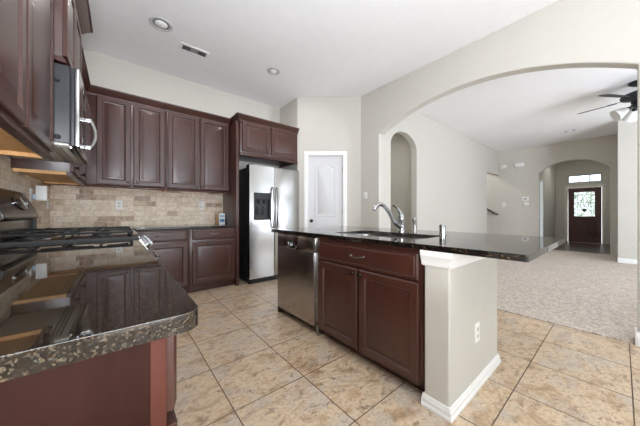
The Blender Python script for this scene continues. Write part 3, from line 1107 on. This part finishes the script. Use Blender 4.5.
lv.box(1.63, 1.845, 3.552, 3.592, 1.012, 1.022, 0.002)
lv.obj('paddle', 'mwside', ld_)
for s_, dpar in ((-1, ld_), (1, rd_)):
    x_ = FM + s_ * 0.034
    h_ = MB()
    pts = [(x_, FY, 1.50), (x_, FY - 0.045, 1.49)] + [(x_, FY - 0.045 - 0.022 * math.sin(PI * k / 10), 1.46 - 0.56 * k / 10) for k in range(11)] + [(x_, FY - 0.045, 0.87), (x_, FY, 0.86)]
    h_.tube(pts, 0.0135, 10, up=(1, 0, 0))
    h_.obj('handle', 'handle_steel', dpar)
for x_ in (FX0 + 0.05, FX1 - 0.05):
    MB().box(x_ - 0.04, x_ + 0.04, 3.57, 3.70, 1.80, 1.845, 0.006).obj('hinge_cap', 'black', fg)

# ------------------------------------------------------------------ island
WX0, WX1, WY0, WY1 = 1.345, 2.14, 0.57, 0.71
pts = [(WX0, WY0), (WX1, WY0), (WX1, 2.41), (2.085, 2.41), (2.085, WY1), (WX0, WY1)]
struct(MB().prism([(x_, y_, 0) for x_, y_ in pts], (0, 0, 0.879)).obj('wall_island', 'paint', bevel=0.012))
bb = MB()
rings = []
for e, z_ in ((0.017, 0.0), (0.017, 0.014), (0.012, 0.022), (0.012, 0.042), (0.008, 0.048), (0.008, 0.056), (0.004, 0.064), (0.001, 0.064)):
    rings.append([(WX0 - e, WY0 - e, z_), (WX1 + e, WY0 - e, z_), (WX1 + e, WY1 + min(e, 0.010), z_), (WX0 - e, WY1 + min(e, 0.010), z_)])
bb.loft(rings)
struct(bb.obj('baseboard_island', 'white', angle=20))
tr = MB()
rings = []
for e, z_ in ((0.001, 0.790), (0.006, 0.793), (0.010, 0.800), (0.010, 0.812), (0.012, 0.826), (0.018, 0.842), (0.022, 0.850), (0.022, 0.8795)):
    rings.append([(WX0 - e, WY0 - e, z_), (WX1 + e, WY0 - e, z_), (WX1 + e, WY1 + min(e, 0.012), z_), (WX0 - e, WY1 + min(e, 0.012), z_)])
tr.loft(rings)
struct(tr.obj('trim_5', 'white', angle=20))

sb = thing('sink_cabinet', 'dark cherry two door sink base in the island facing the aisle', 'cabinet', (1.72, 1.22, 0))
SY0, SY1 = 0.724, 1.695
FC = IX - 1.362
b_ = MB()
b_.box(1.382, IX, SY0, SY0 + 0.018, 0.10, 0.878)
b_.box(1.382, IX, SY1 - 0.018, SY1, 0.10, 0.878)
b_.box(1.382, IX, SY0 + 0.018, SY1 - 0.018, 0.10, 0.118)
b_.box(IX - 0.01, IX, SY0 + 0.018, SY1 - 0.018, 0.118, 0.878)
b_.obj('body', 'cherry', sb)
ff = MB()
for p, q, r, s_ in ((SY0, SY0 + 0.04, 0.10, 0.878), (SY1 - 0.04, SY1, 0.10, 0.878), (SY0 + 0.04, SY1 - 0.04, 0.10, 0.13), (SY0 + 0.04, SY1 - 0.04, 0.665, 0.70), (SY0 + 0.04, SY1 - 0.04, 0.845, 0.878), (1.19, 1.235, 0.13, 0.665)):
    ff.fbox(fI, p, q, r, s_, FC - 0.02, FC)
ff.obj('face_frame', 'cherry', sb)
MB().box(1.43, 1.45, SY0 + 0.001, SY1, 0.0, 0.10).obj('toe_kick', 'cherry', sb)
d = MB().panel(fI, 0.745, 1.658, 0.695, 0.855, FC, DRAWER).obj('drawer_front', 'cherry', sb, angle=20)
add_pull(fI, 1.215, 0.775, FC + 0.02, d, 0.115, 'chrome')
add_door(fI, 1.222, 1.658, 0.085, 0.678, FC, sb, (1.247, 0.648))
add_door(fI, 0.745, 1.200, 0.085, 0.678, FC, sb, (1.178, 0.646))

dw = thing('dishwasher', 'brushed steel dishwasher built into the island beside the sink doors', 'dishwasher', (1.7, 2.04, 0))
DY0, DY1 = 1.725, 2.372
MB().box(1.40, IX - 0.02, DY0 + 0.006, DY1 - 0.006, 0.10, 0.872).obj('body', 'black', dw)
MB().box(1.44, 1.46, DY0 + 0.006, DY1 - 0.006, 0.02, 0.10).obj('toe_kick', 'black', dw)
dd = MB().box(1.340, 1.398, DY0, DY1, 0.075, 0.735, 0.006, 3).obj('door', 'steel_dw', dw)
cpn = MB()
pyc0, pyc1 = 1.965, 2.155
cpn.box(1.340, 1.398, DY0, pyc0, 0.738, 0.870, 0.004)
cpn.box(1.340, 1.398, pyc1, DY1, 0.738, 0.870, 0.004)
cpn.box(1.340, 1.398, pyc0 - 0.004, pyc1 + 0.004, 0.812, 0.870, 0.003)
cpn.box(1.375, 1.398, pyc0 - 0.004, pyc1 + 0.004, 0.738, 0.812)
co_ = cpn.obj('control_strip', 'steel_dw', dw)
hp_ = MB()
n = 10
cyh = (pyc0 + pyc1) / 2
rings = []
for e, xx in ((0.0, 1.338), (0.0, 1.345), (0.012, 1.372), (0.018, 1.374)):
    rr = 0.092 - e
    rings.append([(xx, cyh - rr, 0.810)] + [(xx, cyh - rr * math.cos(PI * k / n), 0.806 - (0.066 - e) * math.sin(PI * k / n)) for k in range(n + 1)] + [(xx, cyh + rr, 0.810)])
hp_.loft(rings, False, True)
hp_.obj('pocket_handle', 'chrome', dw)
lp = MB()
lp.tube([(1.337, cyh - 0.094 * math.cos(PI * k / 14), 0.806 - 0.068 * math.sin(PI * k / 14)) for k in range(15)], 0.005, 8)
lp.obj('handle_lip', 'chrome', dw)
lg = MB()
lg.lathe((1.3405, 2.05, 0.18), (-1, 0, 0), [(0.017, 0), (0.017, 0.002), (0.013, 0.003), (0.012, 0.0018), (0, 0.0018)], 24)
lg.obj('badge', 'chrome', dd)
for y_ in (DY0 + 0.04, DY1 - 0.04):
    f_ = MB()
    f_.lathe((1.405, y_, 0.0), (0, 0, 1), [(0.016, 0), (0.016, 0.01), (0.008, 0.014), (0.008, 0.10)], 12)
    f_.obj('foot', 'nickel', dw)
sp = MB().box(1.365, IX, SY1 + 0.002, DY0 - 0.004, 0.0, 0.878)
tag(sp.obj('filler_panel', 'steel', base=(1.7, 1.71, 0)), 'thin grey upright strip between dishwasher and sink doors', 'panel')
tag(MB().box(1.362, IX, DY1 + 0.004, 2.41, 0.0, 0.878, 0.002).obj('end_panel', 'cherry', base=(1.7, 2.39, 0)),
    'narrow dark cherry panel closing the island end behind the dishwasher', 'panel')

# island worktop with the sink cut out
SX0, SX1, SKY0, SKY1 = 1.50, 1.955, 0.86, 1.655
tag(worktop('worktop', '', rrect(1.322, 2.475, 0.245, 2.49, 0.012, 3), [rrect(SX0, SX1, SKY0, SKY1, 0.06)], 'granite_black', 0.006),
    'polished black granite island countertop with the sink cut into it', 'countertop')
sk = thing('sink', 'undermount stainless sink basin sunk in the island countertop', 'sink', (1.73, 1.26, 0.68))
bs = MB()
g_ = 0.008
rings = [[(x_, y_, 0.879) for x_, y_ in rrect(SX0 - 0.022, SX1 + 0.022, SKY0 - 0.022, SKY1 + 0.022, 0.07)],
         [(x_, y_, 0.879) for x_, y_ in rrect(SX0 - g_, SX1 + g_, SKY0 - g_, SKY1 + g_, 0.06)]]
for ins, z_ in ((0.0, 0.85), (0.006, 0.72), (0.02, 0.695), (0.05, 0.688)):
    rings.append([(x_, y_, z_) for x_, y_ in rrect(SX0 + ins, SX1 - ins, SKY0 + ins, SKY1 - ins, 0.06)])
bs.loft(rings, False, True)
o = bs.obj('basin', 'sinksteel', sk)
sd = o.modifiers.new('thickness', 'SOLIDIFY')
sd.thickness, sd.offset = 0.0015, 0
dr_ = MB()
dr_.lathe((1.73, 1.26, 0.6885), (0, 0, 1), [(0.045, 0), (0.045, 0.003), (0.03, 0.001), (0, 0.001)], 22)
dr_.obj('drain', 'nickel', sk)

# faucet, sprayer, air gap
fx, fy = 2.085, 1.325
fa = thing('faucet', 'chrome arched kitchen faucet with a side lever behind the sink', 'faucet', (fx, fy, WT))
b_ = MB()
b_.lathe((fx, fy, WT), (0, 0, 1), [(0.036, 0), (0.036, 0.008), (0.028, 0.018), (0.027, 0.10), (0.030, 0.115), (0.030, 0.135), (0.022, 0.160), (0.010, 0.174), (0, 0.176)], 22)
b_.obj('body', 'chrome', fa)
tip = Vector((1.80, 1.425))
dirv = Vector((tip.x - fx, tip.y - fy))
prof = [(0.0, 0.045), (0.08, 0.050), (0.18, 0.070), (0.30, 0.115), (0.42, 0.170), (0.54, 0.218), (0.66, 0.248), (0.78, 0.258), (0.90, 0.245), (0.97, 0.222), (1.0, 0.205)]
sp_ = MB()
sp_.tube([(fx + dirv.x * t, fy + dirv.y * t, WT + h) for t, h in prof], [0.021, 0.021, 0.0205, 0.020, 0.0195, 0.019, 0.018, 0.0175, 0.0175, 0.0175, 0.017], 14)
sp_.obj('spout', 'chrome', fa)
lv = MB()
dl = dirv.normalized()
lv.tube([(fx, fy, WT + 0.155), (fx + dl.x * 0.02, fy + dl.y * 0.02, WT + 0.19), (fx + dl.x * 0.05, fy + dl.y * 0.05, WT + 0.225), (fx + dl.x * 0.095, fy + dl.y * 0.095, WT + 0.252)], [0.017, 0.012, 0.009, 0.010], 10)
lv.obj('lever', 'chrome', fa)
sx, sy = 2.13, 1.215
spz = thing('side_sprayer', 'slim chrome side sprayer standing just right of the faucet', 'sprayer', (sx, sy, WT))
b_ = MB()
b_.lathe((sx, sy, WT), (0, 0, 1), [(0.022, 0), (0.020, 0.010), (0.013, 0.018), (0.012, 0.03)], 16)
b_.obj('base', 'chrome', spz)
b_ = MB()
b_.lathe((sx, sy, WT + 0.03), (0, 0, 1), [(0.015, 0), (0.014, 0.03), (0.016, 0.07), (0.020, 0.085), (0.019, 0.1), (0.010, 0.107), (0, 0.108)], 16)
b_.box(sx - 0.030, sx - 0.010, sy - 0.009, sy + 0.009, WT + 0.112, WT + 0.130, 0.004)
b_.obj('spray_head', 'nickel', spz)
ax_, ay_ = 2.0, 0.902
ag = thing('air_gap', 'short chrome cylinder cap on the island countertop right of the sink', 'air gap', (ax_, ay_, WT))
b_ = MB()
b_.lathe((ax_, ay_, WT), (0, 0, 1), [(0.030, 0), (0.030, 0.004), (0.025, 0.008), (0.025, 0.074), (0.021, 0.084), (0, 0.087)], 22)
b_.obj('cap', 'chrome', ag)
b_ = MB().box(ax_ - 0.0265, ax_ - 0.024, ay_ - 0.006, ay_ + 0.006, WT + 0.03, WT + 0.06)
b_.obj('slot', 'slot', ag)


# ------------------------------------------------------------------ outlets, switches and small wall things
def plate(name, label, cat, f, a, b, w=0.072, h=0.116, kind='outlet', group=None, c=0.0005):
    t = thing(name, label, cat, f(a, b, c), group)
    MB().panel(f, a - w / 2, a + w / 2, b - h / 2, b + h / 2, c, [(0, 0), (0, 0.003), (0.004, 0.0065)]).obj('cover_plate', 'plastic', t)
    if kind == 'outlet':
        for s_ in (-1, 1):
            r = MB().fbox(f, a - 0.017, a + 0.017, b + s_ * 0.021 - 0.014, b + s_ * 0.021 + 0.014, c + 0.005, c + 0.0085, 0.002).obj('receptacle', 'ivory', t)
            q = MB()
            for k in (-1, 1):
                q.fbox(f, a + k * 0.007 - 0.0015, a + k * 0.007 + 0.0015, b + s_ * 0.021 - 0.005, b + s_ * 0.021 + 0.006, c + 0.008, c + 0.009)
            q.obj('slot', 'slot', r)
    else:
        MB().panel(f, a - 0.016, a + 0.016, b - 0.033, b + 0.033, c + 0.005, [(0, 0), (0, 0.003), (0.003, 0.005)]).obj('rocker', 'ivory', t)
    return t


fBs = lambda a, b, c: Vector((a, YB - 0.012 - c, b))
fLs = lambda a, b, c: Vector((XL + 0.012 + c, a, b))
fIs = lambda a, b, c: Vector((a, WY0 - c, b))
OG = 'wall outlets'
plate('wall_outlet', 'white outlet on the stone backsplash below the left pair of back wall cabinets', 'outlet', fBs, 0.0, 1.20, group=OG)
plate('wall_outlet', 'white outlet on the backsplash near the fridge with a plug-in in it', 'outlet', fBs, 1.02, 1.205, group=OG)
plate('wall_outlet', 'white outlet low on the pale end wall of the island', 'outlet', fIs, 1.725, 0.345, group=OG)
plate('wall_outlet', 'white outlet on the left backsplash close to the back corner', 'outlet', fLs, 4.12, 1.195, group=OG)
plate('wall_outlet', 'white outlet on the left backsplash just beyond the stove console', 'outlet', fLs, 3.43, 1.255, group=OG)
plate('light_switch', 'white light switch on the wall between pantry door and wide arch', 'switch', fAI, 2.795, 1.395, kind='switch')
pl = thing('plug_in_device', 'rounded white plug-in device in the backsplash outlet near the fridge', 'plug-in', fBs(1.02, 1.23, 0.010))
MB().fbox(fBs, 0.992, 1.048, 1.195, 1.275, 0.0105, 0.050, 0.014).obj('body', 'plastic', pl)
MB().fbox(fBs, 1.004, 1.036, 1.270, 1.285, 0.018, 0.044, 0.006).obj('cap', 'ivory', pl)
nl = thing('plug_in_light', 'white plug-in panel jutting from the left backsplash behind the stove', 'night light', fLs(3.43, 1.25, 0.010))
MB().box(XL + 0.0235, XL + 0.045, 3.405, 3.455, 1.215, 1.265, 0.004).obj('plug', 'clear_plug', nl)
MB().box(XL + 0.043, XL + 0.115, 3.415, 3.445, 1.205, 1.345, 0.006).obj('panel', 'plastic', nl)

ct = thing('carton', 'small white carton with a blue picture on the counter beside the fridge panel', 'box', (1.30, 4.12, WT))
MB().box(1.255, 1.345, 4.105, 4.145, WT, WT + 0.175, 0.002).obj('box', 'plastic', ct)
MB().box(1.263, 1.337, 4.1035, 4.106, WT + 0.035, WT + 0.085).obj('printed_band', 'blue', ct)
MB().box(1.263, 1.337, 4.1035, 4.106, WT + 0.115, WT + 0.15).obj('printed_picture', plain('pale_blue_print', srgb(160, 190, 216), 0.5), ct)
tag(MB().box(1.215, 1.248, 4.17, 4.185, WT, WT + 0.15, 0.002).obj('brown_card', plain('brown_card', srgb(168, 126, 84), 0.5), base=(1.23, 4.18, WT)),
    'small brown upright card on the counter, left of the white carton', 'card')

# far wall devices
fF = lambda a, b, c: Vector((XF - c, a, b))
t = thing('wall_box', 'small square white box high on the far wall, near the corner', 'wall box', fF(2.50, 2.65, 0))
MB().fbox(fF, 2.41, 2.59, 2.59, 2.71, 0.001, 0.05, 0.006).obj('housing', 'ivory', t)
MB().fbox(fF, 2.43, 2.50, 2.60, 2.70, 0.049, 0.053, 0.002).obj('grille', 'plastic', t)
t = thing('alarm_box', 'wide white box high on the far wall, left of the entrance arch', 'alarm', fF(2.07, 2.645, 0))
MB().fbox(fF, 1.955, 2.185, 2.575, 2.705, 0.001, 0.055, 0.01).obj('housing', 'plastic', t)
MB().fbox(fF, 1.975, 2.165, 2.60, 2.606, 0.054, 0.056).obj('seam', 'nickel', t)
t = thing('thermostat', 'white thermostat on the far wall above the keypad, left of the entrance arch', 'thermostat', fF(1.92, 1.55, 0))
MB().fbox(fF, 1.835, 2.005, 1.485, 1.61, 0.001, 0.035, 0.006).obj('housing', 'plastic', t)
MB().fbox(fF, 1.885, 1.955, 1.53, 1.575, 0.034, 0.037).obj('screen', 'nickel', t)
t = thing('keypad', 'white keypad on the far wall directly below the thermostat', 'keypad', fF(1.90, 1.38, 0))
MB().fbox(fF, 1.83, 1.97, 1.325, 1.44, 0.001, 0.03, 0.006).obj('housing', 'plastic', t)
MB().fbox(fF, 1.85, 1.95, 1.345, 1.37, 0.029, 0.032).obj('button', 'ivory', t)
plate('light_switch', 'white switch plate on the far wall below the small square box', 'switch', fF, 2.485, 1.38, 0.115, 0.14, 'switch')
hr = thing('handrail', 'dark wooden stair handrail sloping down in the stair opening', 'handrail', (9.93, 2.95, 0.9))
hp = [(9.92, 3.5, 1.60), (9.92, 2.80, 1.145), (9.92, 2.66, 1.06), (9.95, 2.645, 1.05)]
MB().tube(hp, 0.026, 10).obj('rail', 'rail', hr)
for t_ in (3.3, 2.78):
    z_ = 1.145 + (t_ - 2.80) * 0.65
    MB().tube([(9.92, t_, z_ - 0.02), (9.94, t_, z_ - 0.06), (9.999, t_, z_ - 0.065)], 0.009, 8).obj('bracket', 'bronze', hr)


# ------------------------------------------------------------------ ceiling fixtures
def can(label, x_, y_, r, bulb=True, lit=0):
    t = thing('recessed_light', label, 'ceiling light', (x_, y_, CE), 'recessed ceiling lights')
    b = MB()
    b.lathe((x_, y_, CE - 0.0005), (0, 0, -1), [(r * 0.74, 0), (r, 0.0), (r, 0.004), (r * 0.93, 0.009), (r * 0.80, 0.009), (r * 0.74, 0.003)], 32)
    b.obj('trim_ring', 'ring', t)
    b = MB()
    b.lathe((x_, y_, CE - 0.001), (0, 0, -1), [(0.0, 0.0), (r * 0.74, 0.0), (r * 0.74, 0.002), (r * 0.70, 0.003), (0.0, 0.0015)], 32)
    b.obj('baffle', 'can_shade_grey', t)
    b = MB()
    q = r * 0.55
    b.lathe((x_, y_, CE - 0.002), (0, 0, -1), [(q, 0), (q * 0.95, 0.006), (q * 0.75, 0.014), (q * 0.4, 0.020), (0, 0.022)], 24)
    b.obj('bulb', 'bulb', t)
    if lit:
        l = area('can_lamp', (x_, y_, CE - 0.03), (0, 0, 0), 0.09, 0.09, lit, (1.0, 0.97, 0.93))
        l.data.shape = 'DISK'
        l.parent = t
        l.location = (0, 0, -0.03)
    return t


can('recessed ceiling light nearest the left wall, left of the air vent', 0.355, 3.17, 0.112, lit=6)
can('recessed ceiling light over the refrigerator side, right of the air vent', 1.735, 3.19, 0.098, lit=6)
can('small recessed light in the living room ceiling near the fan blades', 8.74, 0.81, 0.11)
vt = thing('air_vent', 'white rectangular ceiling air vent between the two recessed lights', 'vent', (0.745, 3.425, CE))
vx0, vx1, vy0, vy1 = 0.575, 0.905, 3.345, 3.505
b = MB()
for p, q, r, s_ in ((vx0, vx1, vy0, vy0 + 0.03), (vx0, vx1, vy1 - 0.03, vy1), (vx0, vx0 + 0.03, vy0 + 0.03, vy1 - 0.03), (vx1 - 0.03, vx1, vy0 + 0.03, vy1 - 0.03)):
    b.box(p, q, r, s_, CE - 0.010, CE - 0.0005, 0.002)
b.obj('frame', 'white', vt)
MB().box(vx0 + 0.03, vx1 - 0.03, vy0 + 0.03, vy1 - 0.03, CE - 0.003, CE - 0.0005).obj('duct_shade_sheet', 'vent_dark', vt)  # flat dark sheet, shade behind the louvres put into its colour
for k in range(15):
    x_ = vx0 + 0.042 + k * 0.0175
    a_ = 1.15 if 5 <= k < 10 else 0.1
    s_ = MB()
    dx, dz = 0.006 * math.sin(a_), 0.0055 * math.cos(a_) * 0.8
    s_.prism([(x_ - dx - 0.001, vy0 + 0.031, CE - 0.0075 - dz), (x_ - dx + 0.001, vy0 + 0.031, CE - 0.0075 - dz), (x_ + dx + 0.001, vy0 + 0.031, CE - 0.0075 + dz), (x_ + dx - 0.001, vy0 + 0.031, CE - 0.0075 + dz)], (0, vy1 - vy0 - 0.062, 0))
    s_.obj('louvre', 'louvre', vt)

# ceiling fan in the living room
FXc, FYc = 6.30, -0.18
fn = thing('ceiling_fan', 'dark ceiling fan with frosted glass lamp shades in the living room', 'ceiling fan', (FXc, FYc, CE))
b = MB()
b.lathe((FXc, FYc, CE - 0.0005), (0, 0, -1), [(0.11, 0), (0.115, 0.010), (0.10, 0.035), (0.06, 0.060), (0.025, 0.072), (0, 0.072)], 32)
b.obj('canopy', 'fan', fn)
b = MB()
b.lathe((FXc, FYc, CE - 0.07), (0, 0, -1), [(0.018, 0), (0.018, 0.09)], 16)
b.obj('downrod', 'fan', fn)
b = MB()
b.lathe((FXc, FYc, CE - 0.145), (0, 0, -1), [(0.04, 0), (0.10, 0.012), (0.18, 0.045), (0.20, 0.075), (0.19, 0.105), (0.12, 0.13), (0.085, 0.135), (0.085, 0.18), (0.05, 0.20), (0, 0.20)], 36)
b.obj('motor', 'fan', fn)
for k in range(5):
    th = math.radians(76 + 72 * k)
    ca, sa = math.cos(th), math.sin(th)
    pit = math.radians(-13)

    def bl(r_, w_, h_=0.0):
        return Vector((FXc + ca * r_ - sa * w_ * math.cos(pit), FYc + sa * r_ + ca * w_ * math.cos(pit), CE - 0.255 + w_ * math.sin(pit) + h_))
    outl = [(0.24, -0.045), (0.32, -0.062), (0.60, -0.068), (0.67, -0.062), (0.695, -0.042), (0.705, 0.0), (0.695, 0.042), (0.67, 0.062), (0.60, 0.068), (0.32, 0.062), (0.24, 0.045)]
    bd = MB().loft([[bl(r_, w_, h_) for r_, w_ in outl] for h_ in (-0.004, 0.004)]).obj('blade', 'fan', fn)
    ir = MB().loft([[bl(r_, w_, h_) for r_, w_ in ((0.15, -0.015), (0.25, -0.018), (0.33, -0.04), (0.33, 0.04), (0.25, 0.018), (0.15, 0.015))] for h_ in (0.004, 0.012)])
    ir.obj('blade_iron', 'fan', bd)
b = MB()
b.lathe((FXc, FYc, CE - 0.34), (0, 0, -1), [(0.05, 0), (0.07, 0.012), (0.07, 0.04), (0.045, 0.06), (0.012, 0.075), (0, 0.08)], 24)
b.obj('light_fitter', 'fan', fn)
for k in range(4):
    th = math.radians(112 + 90 * k)
    ca, sa = math.cos(th), math.sin(th)
    ax = Vector((ca * 0.85, sa * 0.85, -0.52)).normalized()
    o0 = Vector((FXc + ca * 0.06, FYc + sa * 0.06, CE - 0.365))
    ar_ = MB()
    ar_.tube([o0, o0 + ax * 0.075], 0.016, 10)
    ar_.lathe(o0 + ax * 0.05, ax, [(0.018, 0), (0.030, 0.01), (0.030, 0.035), (0, 0.036)], 16)
    am = ar_.obj('lamp_arm', 'fan', fn)
    sh = MB()
    sh.lathe(o0 + ax * 0.075, ax, [(0.030, 0), (0.046, 0.02), (0.066, 0.07), (0.088, 0.13), (0.100, 0.16), (0.096, 0.16), (0.084, 0.13), (0.062, 0.07), (0.042, 0.022), (0.0, 0.018)], 24)
    sh.obj('lamp_shade', 'shade', am)
